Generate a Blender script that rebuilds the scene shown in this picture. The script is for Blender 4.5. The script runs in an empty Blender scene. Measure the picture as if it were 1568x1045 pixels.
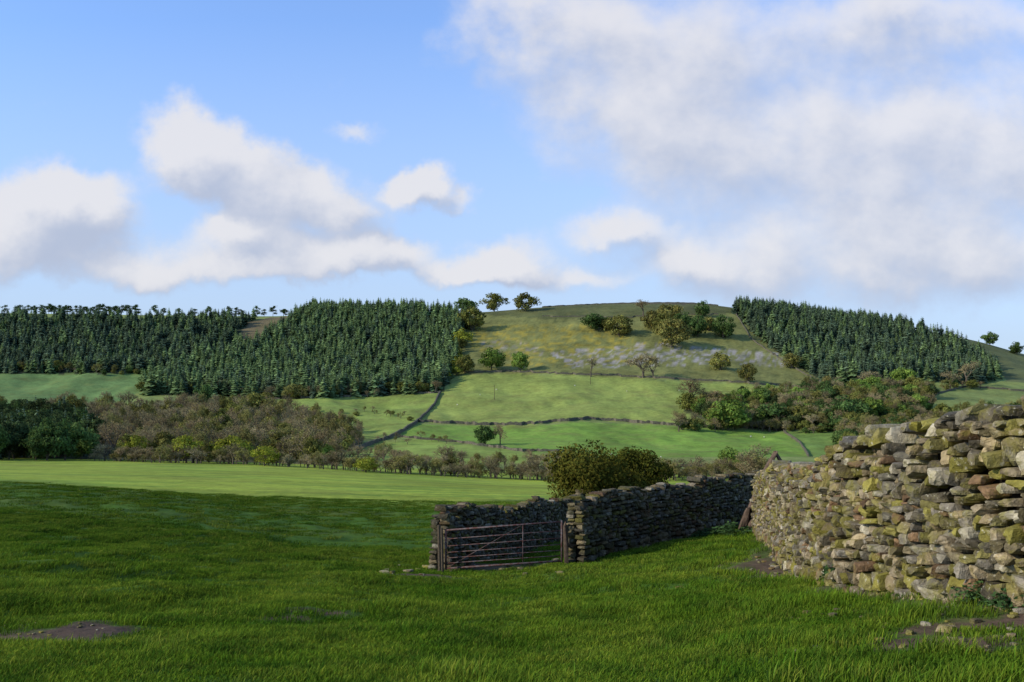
import bpy, math, random
import numpy as np
rng=np.random.default_rng(7); random.seed(7)
F=1524.; CX=784.; HY=640.; ZC=1.6
scene=bpy.context.scene
def lin(c):
    c=c/255.
    return c/12.92 if c<=0.04045 else ((c+0.055)/1.055)**2.4
def C(r,g,b,k=1.0): return np.array([lin(r)*k,lin(g)*k,lin(b)*k])
# ------------------------------------------------------------------ terrain
rows=[6,12,26,40,60,100,160,260,360,480,600,720,860]
cols={
 -800:[1050,915,812,765,738,745,725,707,694,665,630,600,555],
 0:[1050,915,806,758,736,744,725,707,694,665,632,600,560],
 200:[1050,922,822,774,750,750,730,710,698,666,634,600,555],
 400:[1045,930,845,803,774,756,735,714,702,668,636,600,548],
 600:[1045,935,867,818,785,762,744,724,708,676,642,600,545],
 800:[1045,940,875,825,785,764,750,736,708,680,642,590,535],
 1000:[1040,935,842,800,780,765,755,739,713,684,642,590,530],
 1165:[1030,905,820,785,772,765,757,740,716,690,655,602,538],
 1310:[1022,893,800,770,755,750,745,735,714,690,652,604,552],
 1400:[1012,870,775,752,742,740,738,730,712,690,650,606,565],
 1568:[1000,845,745,735,730,730,730,725,710,688,650,612,580],
 2500:[980,820,740,730,725,725,725,720,705,688,660,640,625]}
crest_px=[-800,0,230,440,500,600,700,760,830,950,1050,1110,1150,1300,1380,1420,1470,1510,1568,1700,2500]
crest_py=[473,464,468,471,462,464,467,463,456,450,449,454,462,478,488,496,504,514,534,560,610]
pxs=np.arange(-800,2501,10.); LD0,LD1,NL=math.log(6),math.log(4000),300
lds=np.linspace(LD0,LD1,NL)
ck=sorted(cols); T=np.zeros((len(pxs),NL))
rowz=[]
for i,d in enumerate(rows):
    py=np.interp(pxs,ck,[cols[k][i] for k in ck])
    rowz.append(ZC-(py-HY)/F*d)
cpy=np.interp(pxs,crest_px,crest_py); cz=ZC-(cpy-HY)/F*1050
rowz.append(cz); rowz.append(cz-18); rowz.append(cz*0.6-30); rowz.append(cz*0.3-40)
rowl=[math.log(v) for v in rows+[1050,1250,2000,4000]]
rowz=np.array(rowz)
for j in range(len(pxs)): T[j]=np.interp(lds,rowl,rowz[:,j])
def gs(A,s,ax):
    r=int(3*s); k=np.exp(-0.5*(np.arange(-r,r+1)/s)**2); k/=k.sum()
    pw=[(0,0),(0,0)]; pw[ax]=(r,r); B=np.pad(A,pw,mode='edge')
    return np.apply_along_axis(lambda m:np.convolve(m,k,mode='valid'),ax,B)
T=gs(gs(T,2.2,0),2.6,1)
def sn(x,y,w,seed):
    r=np.random.default_rng(seed); o=0
    for i in range(5):
        a=r.uniform(0,6.28); k=6.28/w*r.uniform(.6,1.6); o=o+np.sin((x*math.cos(a)+y*math.sin(a))*k+r.uniform(0,6.28)+1.3*np.sin((x*math.sin(a)-y*math.cos(a))*k*.6))
    return o/5
def H(x,y):
    x=np.asarray(x,float); y=np.asarray(y,float)
    d=np.maximum(y,6.); px=np.clip(CX+F*x/d,-799.9,2499.9); l=np.clip(np.log(d),LD0,LD1-1e-4)
    a=(px+800)/10; b=(l-LD0)/(LD1-LD0)*(NL-1)
    i=np.floor(a).astype(int); j=np.floor(b).astype(int); i=np.clip(i,0,len(pxs)-2); j=np.clip(j,0,NL-2); a=a-i; b=b-j
    z=T[i,j]*(1-a)*(1-b)+T[i+1,j]*a*(1-b)+T[i,j+1]*(1-a)*b+T[i+1,j+1]*a*b
    nf=np.clip((y-3)/8,0,1)*np.clip(1-(y-80)/120,0,1)
    z=z+nf*(0.085*sn(x,y,2.6,1)+0.15*sn(x,y,7,2)+0.03*sn(x,y,.8,5))
    ff=np.clip((y-330)/200,0,1)*np.clip(1-(y-900)/120,0,1)
    z=z+ff*(2.3*sn(x,y,70,3)+.7*sn(x,y,22,4))
    return z
def proj(x,y,z): return CX+F*x/y, HY-F*(z-ZC)/y
DS=np.exp(np.linspace(math.log(6),math.log(1060),900))
def hit(px,py,dmin=6):
    ds=DS[DS>=dmin]; x=(px-CX)/F*ds; p=HY-F*(H(x,ds)-ZC)/ds
    k=np.where(p<=py)[0]; i=k[0] if len(k) else int(np.argmin(p))
    d=ds[i]; X=(px-CX)/F*d
    return float(X),float(d),float(H(X,d))
def inpoly(px,py,poly):
    r=np.zeros(px.shape,bool); n=len(poly)
    for i in range(n):
        x1,y1=poly[i]; x2,y2=poly[(i+1)%n]
        if y1==y2: continue
        c=((y1>py)!=(y2>py))&(px<(x2-x1)*(py-y1)/(y2-y1)+x1); r^=c
    return r
# ------------------------------------------------------------------ materials
def newmat(name):
    m=bpy.data.materials.new(name); m.use_nodes=True; nt=m.node_tree; nt.nodes.clear()
    o=nt.nodes.new('ShaderNodeOutputMaterial'); return m,nt,o
def N(nt,t,**k):
    n=nt.nodes.new(t)
    for a,b in k.items(): setattr(n,a,b)
    return n
def math_(nt,op,a,b=None,c=None,clamp=False):
    n=nt.nodes.new('ShaderNodeMath'); n.operation=op; n.use_clamp=clamp
    for i,v in enumerate((a,b,c)):
        if v is None: continue
        if isinstance(v,(int,float)): n.inputs[i].default_value=v
        else: nt.links.new(v,n.inputs[i])
    return n.outputs[0]
def vm(nt,op,a,b=None,c=None):
    n=nt.nodes.new('ShaderNodeVectorMath'); n.operation=op
    for i,v in enumerate((a,b,c)):
        if v is None: continue
        if isinstance(v,(tuple,list)): n.inputs[i].default_value=v
        else: nt.links.new(v,n.inputs[i])
    return n.outputs['Value'] if op in('DOT_PRODUCT','LENGTH') else n.outputs[0]
def mixc(nt,f,a,b,bt='MIX'):
    n=nt.nodes.new('ShaderNodeMix'); n.data_type='RGBA'; n.blend_type=bt
    for s,v in ((n.inputs[0],f),(n.inputs[6],a),(n.inputs[7],b)):
        if isinstance(v,(int,float)): s.default_value=v
        elif isinstance(v,(tuple,list,np.ndarray)): s.default_value=(float(v[0]),float(v[1]),float(v[2]),1)
        else: nt.links.new(v,s)
    return n.outputs[2]
def noise(nt,vec,scale,detail=4,rough=.55):
    n=nt.nodes.new('ShaderNodeTexNoise'); n.inputs['Scale'].default_value=scale; n.inputs['Detail'].default_value=detail; n.inputs['Roughness'].default_value=rough
    nt.links.new(vec,n.inputs['Vector']); return n
def mr(nt,v,a,b,c,d,smooth=False):
    n=nt.nodes.new('ShaderNodeMapRange'); n.interpolation_type='SMOOTHSTEP' if smooth else 'LINEAR'
    nt.links.new(v,n.inputs[0])
    for i,x in enumerate((a,b,c,d)): n.inputs[i+1].default_value=x
    return n.outputs[0]
def grey(nt,v):
    n=nt.nodes.new('ShaderNodeCombineColor')
    for i in range(3): nt.links.new(v,n.inputs[i])
    return n.outputs[0]
def bsdf(nt,o,col,rough=.8,spec=.2,bump=None,bs=.5,bd=.05):
    p=nt.nodes.new('ShaderNodeBsdfPrincipled'); p.inputs['Roughness'].default_value=rough; p.inputs['Specular IOR Level'].default_value=spec
    if isinstance(col,(tuple,list,np.ndarray)): p.inputs['Base Color'].default_value=(*[float(v) for v in col[:3]],1)
    else: nt.links.new(col,p.inputs['Base Color'])
    if bump is not None:
        b=nt.nodes.new('ShaderNodeBump'); b.inputs['Strength'].default_value=bs; b.inputs['Distance'].default_value=bd
        nt.links.new(bump,b.inputs['Height']); nt.links.new(b.outputs[0],p.inputs['Normal'])
    nt.links.new(p.outputs[0],o.inputs[0]); return p
mg,nt,o=newmat('ground_mat')
at=N(nt,'ShaderNodeAttribute',attribute_name='Col'); geo=N(nt,'ShaderNodeNewGeometry'); P=geo.outputs['Position']
n1=noise(nt,P,.03,7,.6); n2=noise(nt,P,.35,5,.65); n3=noise(nt,P,5,4,.7)
f=math_(nt,'ADD',mr(nt,n1.outputs[0],.3,.7,-.28,.28),mr(nt,n2.outputs[0],.3,.7,-.25,.25))
f=math_(nt,'ADD',f,mr(nt,n3.outputs[0],.3,.7,-.25,.25)); f=math_(nt,'ADD',f,1.0)
c=mixc(nt,1.0,at.outputs['Color'],grey(nt,f),'MULTIPLY')
n4=noise(nt,P,.07,6,.7)
c=mixc(nt,mr(nt,n4.outputs[0],.48,.72,0,.4),c,C(112,108,58))
bsdf(nt,o,c,.95,.05,n3.outputs[0],.6,.06)
def leafmat(name,ca,cb,trans=.25,hv=.04):
    m,nt,o=newmat(name)
    at=N(nt,'ShaderNodeAttribute',attribute_name='Col'); oi=N(nt,'ShaderNodeObjectInfo')
    c=mixc(nt,oi.outputs['Random'],ca,cb)
    c=mixc(nt,1.0,c,at.outputs['Color'],'MULTIPLY')
    h=N(nt,'ShaderNodeHueSaturation'); nt.links.new(c,h.inputs['Color'])
    r=math_(nt,'MULTIPLY',oi.outputs['Random'],7.31); r=math_(nt,'FRACT',r)
    nt.links.new(mr(nt,r,0,1,.7,1.3),h.inputs['Value'])
    d=N(nt,'ShaderNodeBsdfDiffuse'); t=N(nt,'ShaderNodeBsdfTranslucent'); mx=N(nt,'ShaderNodeMixShader'); mx.inputs[0].default_value=trans
    nt.links.new(h.outputs[0],d.inputs[0]); nt.links.new(h.outputs[0],t.inputs[0]); nt.links.new(d.outputs[0],mx.inputs[1]); nt.links.new(t.outputs[0],mx.inputs[2]); nt.links.new(mx.outputs[0],o.inputs[0])
    return m
M_con=leafmat('conifer_mat',C(94,116,74),C(110,130,80),.15)
M_cond=leafmat('conifer_dark_mat',C(74,92,72),C(88,104,76),.15)
M_green=leafmat('leaf_green_mat',C(92,118,54),C(110,130,62))
M_dark=leafmat('leaf_dark_mat',C(66,88,50),C(78,98,54))
M_vdark=leafmat('leaf_deep_mat',C(50,66,42),C(64,76,46))
M_olive=leafmat('leaf_olive_mat',C(108,114,58),C(114,112,64))
M_bud=leafmat('bud_mat',C(114,112,72),C(122,112,74),.15)
M_yel=leafmat('leaf_yellow_mat',C(138,144,54),C(126,136,56))
M_bare=leafmat('twig_mat',C(126,118,94),C(118,104,80),.05)
M_haw=leafmat('hawthorn_leaf_mat',C(76,80,32),C(88,86,36),.25)
m,nt,o=newmat('bark_mat'); M_bark=m
geo=N(nt,'ShaderNodeNewGeometry'); n=noise(nt,geo.outputs['Position'],6,5); bsdf(nt,o,mixc(nt,n.outputs[0],C(60,52,42),C(105,97,82)),.9,.1,n.outputs[0])
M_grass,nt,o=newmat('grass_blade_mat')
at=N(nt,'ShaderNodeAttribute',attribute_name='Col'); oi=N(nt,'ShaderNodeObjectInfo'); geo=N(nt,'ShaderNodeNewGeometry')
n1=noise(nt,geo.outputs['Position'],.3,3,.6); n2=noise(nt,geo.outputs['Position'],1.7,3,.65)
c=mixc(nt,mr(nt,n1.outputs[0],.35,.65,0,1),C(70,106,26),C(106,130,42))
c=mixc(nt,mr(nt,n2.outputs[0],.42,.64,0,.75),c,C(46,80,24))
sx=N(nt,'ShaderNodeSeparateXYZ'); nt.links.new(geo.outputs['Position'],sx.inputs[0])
c=mixc(nt,math_(nt,'MULTIPLY',mr(nt,sx.outputs[0],0,-9,0,1,True),mr(nt,sx.outputs[1],15,30,0,.45,True)),c,C(40,68,22))  # shade on the left slope, mixed into the blade colour by position
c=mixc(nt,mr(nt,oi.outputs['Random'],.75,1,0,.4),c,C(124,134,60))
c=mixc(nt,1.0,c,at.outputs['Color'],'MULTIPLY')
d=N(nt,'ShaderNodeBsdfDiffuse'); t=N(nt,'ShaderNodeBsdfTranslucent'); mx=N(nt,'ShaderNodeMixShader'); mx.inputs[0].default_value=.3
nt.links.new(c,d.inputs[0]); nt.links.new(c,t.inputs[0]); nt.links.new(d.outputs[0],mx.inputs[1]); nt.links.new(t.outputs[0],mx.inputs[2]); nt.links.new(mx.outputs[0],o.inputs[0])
def stonemat(name,dark=1.0,moss=.5,mc=(112,106,38)):
    m,nt,o=newmat(name)
    at=N(nt,'ShaderNodeAttribute',attribute_name='Col'); geo=N(nt,'ShaderNodeNewGeometry'); P=geo.outputs['Position']
    a=noise(nt,P,9,6,.65); b=noise(nt,P,2.2,6,.75); l=noise(nt,P,15,4,.65); g=noise(nt,P,60,3,.6)
    c=mixc(nt,1.0,at.outputs['Color'],grey(nt,mr(nt,a.outputs[0],.3,.7,.45,1.45)),'MULTIPLY')
    c=mixc(nt,mr(nt,b.outputs[0],.49,.6,0,moss),c,C(*mc,dark))
    c=mixc(nt,mr(nt,l.outputs[0],.61,.67,0,.6),c,C(172,166,144,dark))
    h=math_(nt,'ADD',a.outputs[0],math_(nt,'MULTIPLY',g.outputs[0],.4))
    bsdf(nt,o,c,.92,.15,h,1.0,.035); return m
M_stone=stonemat('dry_stone_mat',1.05,.62)
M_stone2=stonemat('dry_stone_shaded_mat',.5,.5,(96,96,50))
m,nt,o=newmat('wall_core_mat'); M_core=m; bsdf(nt,o,C(30,26,20),1,0)
m,nt,o=newmat('rusty_metal_mat'); M_rust=m
geo=N(nt,'ShaderNodeNewGeometry'); n=noise(nt,geo.outputs['Position'],12,5); p=bsdf(nt,o,mixc(nt,mr(nt,n.outputs[0],.4,.6,0,1),C(72,42,36),C(88,80,78)),.7,.2,n.outputs[0],.2,.01)
m,nt,o=newmat('weathered_wood_mat'); M_wood=m
geo=N(nt,'ShaderNodeNewGeometry'); n=noise(nt,geo.outputs['Position'],14,5); bsdf(nt,o,mixc(nt,n.outputs[0],C(54,46,36),C(92,82,66)),.9,.1,n.outputs[0])
m,nt,o=newmat('red_sandstone_mat'); M_red=m
geo=N(nt,'ShaderNodeNewGeometry'); n=noise(nt,geo.outputs['Position'],7,6,.65); bsdf(nt,o,mixc(nt,mr(nt,n.outputs[0],.3,.7,0,1),C(60,50,40),C(108,90,74)),.9,.1,n.outputs[0],.9,.03)
m,nt,o=newmat('far_wall_mat'); M_far=m
geo=N(nt,'ShaderNodeNewGeometry'); n=noise(nt,geo.outputs['Position'],1.5,5,.7); bsdf(nt,o,mixc(nt,mr(nt,n.outputs[0],.3,.7,0,1),C(54,54,44),C(112,106,90)),.95,.1)
m,nt,o=newmat('wool_mat'); M_wool=m
geo=N(nt,'ShaderNodeNewGeometry'); n=noise(nt,geo.outputs['Position'],20,3); bsdf(nt,o,mixc(nt,n.outputs[0],C(180,175,160),C(210,205,195)),.95,.1)
# ------------------------------------------------------------------ mesh helper
def mkmesh(name,V,Fq,mats,cols_=None,midx=None,smooth=False):
    V=np.asarray(V,np.float32); me=bpy.data.meshes.new(name)
    if isinstance(Fq,np.ndarray):
        k=Fq.shape[1]; me.vertices.add(len(V)); me.vertices.foreach_set('co',V.ravel())
        me.loops.add(Fq.size); me.loops.foreach_set('vertex_index',Fq.astype(np.int32).ravel())
        me.polygons.add(len(Fq)); me.polygons.foreach_set('loop_start',np.arange(0,Fq.size,k,dtype=np.int32))
        me.update(calc_edges=True)
    else:
        me.from_pydata(V.tolist(),[],Fq)
    for m in mats: me.materials.append(m)
    if cols_ is not None:
        a=me.color_attributes.new('Col','FLOAT_COLOR','POINT'); cc=np.ones((len(V),4),np.float32); cc[:,:3]=cols_; a.data.foreach_set('color',cc.ravel())
    if midx is not None: me.polygons.foreach_set('material_index',np.asarray(midx,np.int32))
    me.polygons.foreach_set('use_smooth',np.full(len(me.polygons),smooth))
    me.validate(); me.update(); return me
def addobj(name,me,loc=(0,0,0),rot=0,sc=(1,1,1),parent=None):
    ob=bpy.data.objects.new(name,me); scene.collection.objects.link(ob); ob.location=loc; ob.rotation_euler=(0,0,rot); ob.scale=sc
    if parent: ob.parent=parent
    return ob
class MB:
    def __init__(s): s.V=[];s.F=[];s.C=[];s.M=[];s.n=0
    def add(s,v,f,c=(1,1,1),m=0):
        v=np.asarray(v,float); s.V.append(v); s.C.append(np.broadcast_to(np.asarray(c,float),(len(v),3)))
        for q in f: s.F.append([int(i)+s.n for i in q]); s.M.append(m)
        s.n+=len(v)
    def tube(s,a,b,ra,rb,k=6,c=(1,1,1),m=0):
        a=np.array(a,float);b=np.array(b,float);d=b-a;L=np.linalg.norm(d)
        if L<1e-6:return
        d/=L;u=np.cross(d,[0,0,1] if abs(d[2])<.9 else [1,0,0]);u/=np.linalg.norm(u);w=np.cross(d,u)
        an=np.arange(k)/k*2*np.pi; ring=np.outer(np.cos(an),u)+np.outer(np.sin(an),w)
        v=np.vstack([a+ring*ra,b+ring*rb]); f=[[i,(i+1)%k,k+(i+1)%k,k+i] for i in range(k)]+[list(range(k))[::-1],list(range(k,2*k))]
        s.add(v,f,c,m)
    def mesh(s,name,mats,smooth=False): return mkmesh(name,np.vstack(s.V),s.F,mats,np.vstack(s.C),s.M,smooth)
def leaves(mb,cen,size,normbias,col,m,r,asp=1.6):
    n=len(cen); nn=r.normal(size=(n,3))+normbias; nn/=np.linalg.norm(nn,axis=1)[:,None]+1e-9
    t=np.cross(nn,r.normal(size=(n,3))); t/=np.linalg.norm(t,axis=1)[:,None]+1e-9; b=np.cross(nn,t)
    s=(size*r.uniform(.6,1.3,n))[:,None]
    v=np.stack([cen-t*s*asp*.5,cen+b*s*.45,cen+t*s*asp*.5,cen-b*s*.45],1).reshape(-1,3)
    base=mb.n; mb.V.append(v); mb.C.append(np.repeat(col,4,0)); 
    mb.F+= (np.arange(4*n).reshape(-1,4)+base).tolist(); mb.M+=[m]*n; mb.n+=4*n
def broadleaf(name,mat,seed,nl=2400,ls=.05,nc=34,base=.05):
    r=np.random.default_rng(seed); mb=MB()
    lean=r.normal(0,.03,2)
    top=np.array([lean[0],lean[1],base+.25]); mb.tube((0,0,-.05),(lean[0]*.4,lean[1]*.4,base),.03,.022,7); mb.tube((lean[0]*.4,lean[1]*.4,base),top,.022,.014,6)
    cs=[];rs=[]
    for i in range(nc):
        while True:
            p=r.uniform(-1,1,3)
            if .2<np.linalg.norm(p)<1: break
        zz=base+.09+(1-base-.18)*(p[2]*.5+.5)*.95
        w=.46*(1-.3*max(p[2],0)**2); c=np.array([p[0]*w,p[1]*w,zz]); cs.append(c); rs.append(r.uniform(.1,.19))
        if i<14: mb.tube((lean[0]*.5,lean[1]*.5,base+r.uniform(-.03,.2)),c,.011,.003,4)
    cs=np.array(cs); rs=np.array(rs); k=r.integers(0,nc,nl); dv=r.normal(size=(nl,3)); dv/=np.linalg.norm(dv,axis=1)[:,None]
    rad=rs[k]*r.uniform(.35,1.12,nl)**.6; cen=cs[k]+dv*rad[:,None]*[1,1,.8]
    cen[:,2]=np.maximum(cen[:,2],base*.7)
    cc=r.uniform(.65,1.35,nc)[k]*r.uniform(.75,1.25,nl)
    out=cen-np.array([0,0,.45]); out/=np.linalg.norm(out,axis=1)[:,None]
    leaves(mb,cen,ls,dv*.8+out*.9,np.stack([cc*r.uniform(.9,1.15,nl),cc,cc*.9],1),1,r)
    return mb.mesh(name,[M_bark,mat])
def baretree(name,mat,seed,nl=500,mult=1):
    r=np.random.default_rng(seed); mb=MB(); tips=[]
    def rec(p,d,L,rad,lv):
        q=p+d*L; mb.tube(p,q,rad,rad*.65,5 if lv<2 else 3,(.9,.9,.9) if lv<3 else (1.1,1.05,1),0 if lv<2 else 1)
        tips.append(q)
        if lv>=5: return
        for _ in range(3 if lv<4 else 4):
            nd=d+r.normal(0,.5,3)+np.array([0,0,.12]); nd/=np.linalg.norm(nd); rec(p+d*L*r.uniform(.45,1),nd,L*r.uniform(.62,.85),rad*.6,lv+1)
    rec(np.array([0,0,-.03]),np.array([0,0,1.]),.24,.022,0)
    v=np.vstack(mb.V); hz=v[:,2].max(); w=np.abs(v[:,:2]).max()
    for i in range(len(mb.V)): mb.V[i]=mb.V[i]*[.5/w,.5/w,1/hz]
    tp=np.array(tips)*[.5/w,.5/w,1/hz]; tp=tp[tp[:,2]>.3]
    c=tp[r.integers(0,len(tp),nl)]+r.normal(0,.03,(nl,3)); cc=r.uniform(.7,1.4,nl)
    leaves(mb,c,.026,np.zeros((nl,3)),np.stack([cc,cc*1.05,cc*.8],1),1,r)
    return mb.mesh(name,[M_bark,mat])
def conifer(name,mat,seed,wid=.19,base=.06,nlay=13):
    r=np.random.default_rng(seed); mb=MB(); mb.tube((0,0,-.05),(0,0,.95),.014,.002,5)
    for i in range(nlay):
        t=i/(nlay-1); z=base+(1-base)*t; R=wid*(1-t)**.7*r.uniform(.8,1.2)+.016; k=8 if t<.7 else 6; a0=r.uniform(0,6)
        for j in range(k):
            a=a0+j/k*6.283+r.normal(0,.2); RR=R*r.uniform(.6,1.25); dx,dy=math.cos(a),math.sin(a); w=RR*.42+.01
            drop=RR*.45; zt=z+.05*(1-t*.5)+r.uniform(-.01,.015)
            v=[(0,0,zt),(dx*RR*.55-dy*w,dy*RR*.55+dx*w,z-drop*.35),(dx*RR,dy*RR,z-drop),(dx*RR*.55+dy*w,dy*RR*.55-dx*w,z-drop*.35)]
            b=r.uniform(.6,1.35); mb.add(v,[[0,1,2],[0,2,3]],(b,b,b),1)
    return mb.mesh(name,[M_bark,mat])
def pine(name,mat,seed):
    r=np.random.default_rng(seed); mb=MB(); mb.tube((0,0,-.05),(.02,0,.9),.02,.006,6)
    cs=[]
    for i in range(14):
        a=r.uniform(0,6.28); z=r.uniform(.28,.95); R=r.uniform(.08,.36)*(1.1-z*.6); c=np.array([math.cos(a)*R,math.sin(a)*R,z]); cs.append(c); mb.tube((.01,0,z-.08),c,.007,.003,4)
    cs=np.array(cs); nl=600; k=r.integers(0,14,nl); cen=cs[k]+r.normal(0,.07,(nl,3))*[1,1,.6]; cc=r.uniform(.6,1.2,nl)
    leaves(mb,cen,.06,np.tile([0,0,.8],(nl,1)),np.stack([cc]*3,1),1,r)
    return mb.mesh(name,[M_bark,mat])
PR={}
PR['con']=[conifer('con%d'%i,M_con,20+i,.2+.04*i) for i in range(3)]
PR['cond']=[conifer('cond%d'%i,M_cond,30+i,.2+.04*i) for i in range(3)]
PR['green']=[broadleaf('green%d'%i,M_green,40+i) for i in range(3)]
PR['dark']=[broadleaf('dark%d'%i,M_dark,50+i) for i in range(3)]
PR['vdark']=[broadleaf('vdark%d'%i,M_vdark,55+i) for i in range(2)]
PR['olive']=[broadleaf('olive%d'%i,M_olive,60+i,2200) for i in range(3)]
PR['yel']=[broadleaf('yel%d'%i,M_yel,70+i,1700,.045) for i in range(2)]
PR['bare']=[baretree('bare%d'%i,M_bare,80+i) for i in range(3)]
PR['budding']=[baretree('bud%d'%i,M_bud,90+i,1400) for i in range(2)]
PR['pine']=[pine('pine%d'%i,M_dark,95+i) for i in range(3)]
NAMES={'con':'spruce_tree','cond':'spruce_tree','green':'sycamore_tree','dark':'oak_tree','vdark':'oak_tree','olive':'ash_tree','yel':'hawthorn_tree','bare':'bare_tree','budding':'budding_tree','pine':'scots_pine_tree'}
def tree(kind,px,py,hp,wp,dmin=300,name=None):
    x,y,z=hit(px,py,dmin); me=random.choice(PR[kind]); s=hp/F*y*1.12; w=wp/F*y*1.15
    return addobj(name or NAMES[kind],me,(x,y,z-.04*s),random.uniform(0,6.28),(w,w,s))
def instancer(name,pts,rz,sc,idx,protos):
    col=bpy.data.collections.new(name+'_src')
    for i,me in enumerate(protos):
        ob=bpy.data.objects.new('%s_part_%02d'%(name,i),me); col.objects.link(ob)
    me=bpy.data.meshes.new(name); me.vertices.add(len(pts)); me.vertices.foreach_set('co',np.asarray(pts,np.float32).ravel())
    a=me.attributes.new('rz','FLOAT','POINT'); a.data.foreach_set('value',np.asarray(rz,np.float32))
    a=me.attributes.new('sc','FLOAT_VECTOR','POINT'); a.data.foreach_set('vector',np.asarray(sc,np.float32).ravel())
    a=me.attributes.new('pi','INT','POINT'); a.data.foreach_set('value',np.asarray(idx,np.int32))
    me.update(); ob=addobj(name,me)
    g=bpy.data.node_groups.new(name+'_gn','GeometryNodeTree')
    g.interface.new_socket('Geometry',in_out='INPUT',socket_type='NodeSocketGeometry'); g.interface.new_socket('Geometry',in_out='OUTPUT',socket_type='NodeSocketGeometry')
    gi=g.nodes.new('NodeGroupInput'); go=g.nodes.new('NodeGroupOutput'); ip=g.nodes.new('GeometryNodeInstanceOnPoints'); ci=g.nodes.new('GeometryNodeCollectionInfo')
    ci.inputs['Collection'].default_value=col; ci.inputs['Separate Children'].default_value=True; ci.inputs['Reset Children'].default_value=True
    def na(n,t):
        q=g.nodes.new('GeometryNodeInputNamedAttribute'); q.data_type=t; q.inputs['Name'].default_value=n; return q.outputs['Attribute']
    cx=g.nodes.new('ShaderNodeCombineXYZ'); L=g.links.new
    L(na('rz','FLOAT'),cx.inputs[2]); L(gi.outputs[0],ip.inputs['Points']); L(ci.outputs[0],ip.inputs['Instance']); ip.inputs['Pick Instance'].default_value=True
    L(na('pi','INT'),ip.inputs['Instance Index']); L(cx.outputs[0],ip.inputs['Rotation']); L(na('sc','FLOAT_VECTOR'),ip.inputs['Scale']); L(ip.outputs[0],go.inputs[0])
    m=ob.modifiers.new('scatter','NODES'); m.node_group=g; return ob
def scatter(poly,dmin,dmax,spacing,holes=(),u0=-.62,u1=.62):
    area=(u1-u0)*(dmax**2-dmin**2)/2; n=int(area/spacing**2)
    d=np.sqrt(rng.uniform(dmin**2,dmax**2,n)); x=rng.uniform(u0,u1,n)*d; z=H(x,d); px,py=proj(x,d,z)
    k=inpoly(px+6*sn(x,d,25,71),py+2*sn(x,d,20,72),poly)
    for h in holes: k&=~inpoly(px,py,h)
    return x[k],d[k],z[k],px[k],py[k]
def forest(name,poly,dmin,dmax,sp,kinds,h0,h1,wr,holes=()):
    x,y,z,px,py=scatter(poly,dmin,dmax,sp,holes); pro=[];
    for k in kinds: pro+=PR[k]
    n=len(x); h=rng.uniform(h0,h1,n)*(1+.16*sn(x,y,35,61))
    w=h*rng.uniform(wr*.8,wr*1.2,n)
    instancer(name,np.stack([x,y,z-.2],1),rng.uniform(0,6.28,n),np.stack([w,w,h],1),rng.integers(0,len(pro),n),pro)
    return n
P_back=[(-900,486),(0,487),(230,490),(330,490),(400,490),(440,488),(400,505),(340,535),(290,562),(240,572),(100,572),(-900,580)]
P_spur=[(455,484),(500,478),(600,478),(690,482),(716,488),(708,510),(700,545),(690,570),(680,600),(640,603),(430,612),(230,605),(215,598),(250,570),(310,550),(370,525),(430,497)]
gully=[(360,520),(380,493),(415,486),(450,484),(440,500),(400,520),(370,530)]
P_right=[(1122,474),(1150,474),(1300,492),(1380,502),(1420,514),(1470,530),(1515,552),(1530,580),(1500,588),(1400,586),(1265,589),(1225,562),(1180,532),(1140,495)]
forest('conifer_plantation',P_spur,500,1060,5.4,['con','con','con','cond'],10,16,1.3,[gully])
forest('conifer_plantation',P_back,500,1060,5.8,['cond','cond','con'],9,14,1.35,[gully])
forest('conifer_plantation',P_right,500,1060,5.6,['cond','cond','con'],10,16,1.3)
P_vale=[(-900,625),(0,620),(150,628),(260,612),(420,622),(560,668),(545,690),(500,712),(150,706),(-900,706)]
P_valeL=[(-900,640),(0,630),(110,640),(155,690),(150,706),(-900,706)]
forest('valley_woodland',P_vale,262,620,8.6,['bare','bare','bare','budding','budding','olive'],6,12,.85,[P_valeL])
forest('dark_woodland',P_valeL,262,560,6.5,['vdark','cond','vdark','dark','vdark'],9,14,.8)
P_rw=[(1045,625),(1100,618),(1200,602),(1420,600),(1430,630),(1400,650),(1300,658),(1200,660),(1110,655),(1050,632)]
forest('valley_woodland',P_rw,420,800,7.5,['dark','bare','green','vdark','olive','budding','bare'],8,14,.95)
P_rw2=[(1290,655),(1420,640),(1700,620),(1700,690),(1290,690)]
forest('valley_woodland',P_rw2,350,800,8.5,['bare','dark','olive','budding'],7,12,.95)
def line(pts,step,dmin):
    out=[]
    for (a,b) in zip(pts[:-1],pts[1:]):
        n=max(2,int(math.hypot(b[0]-a[0],b[1]-a[1])/step))
        for i in range(n): t=i/n; out.append((a[0]+(b[0]-a[0])*t,a[1]+(b[1]-a[1])*t))
    return out
def hedgerow(name,pts,step,dmin,kinds,h0,h1,wr,jit=4,dj=3):
    pro=[];
    for k in kinds: pro+=PR[k]
    W=[];S=[]
    for (px,py) in line(pts,step,dmin):
        x,y,z=hit(px+rng.normal(0,jit),py,dmin); y+=rng.normal(0,dj); z=float(H(x,y)); W.append((x,y,z-.2)); h=rng.uniform(h0,h1)*rng.choice([.7,1,1,1.3]); w=h*rng.uniform(.8,1.3)*wr; S.append((w,w,h))
    n=len(W); instancer(name,W,rng.uniform(0,6.28,n),S,rng.integers(0,len(pro),n),pro)
hedgerow('hedgerow',[(150,706),(400,712),(560,722),(700,730),(870,738)],3.2,200,['bare','bare','budding','budding'],2,4.8,1.3,6)
hedgerow('hedgerow',[(500,700),(640,712),(760,718),(900,722)],6,255,['bare','budding','bare'],2.5,6,1.1,7,6)
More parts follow.
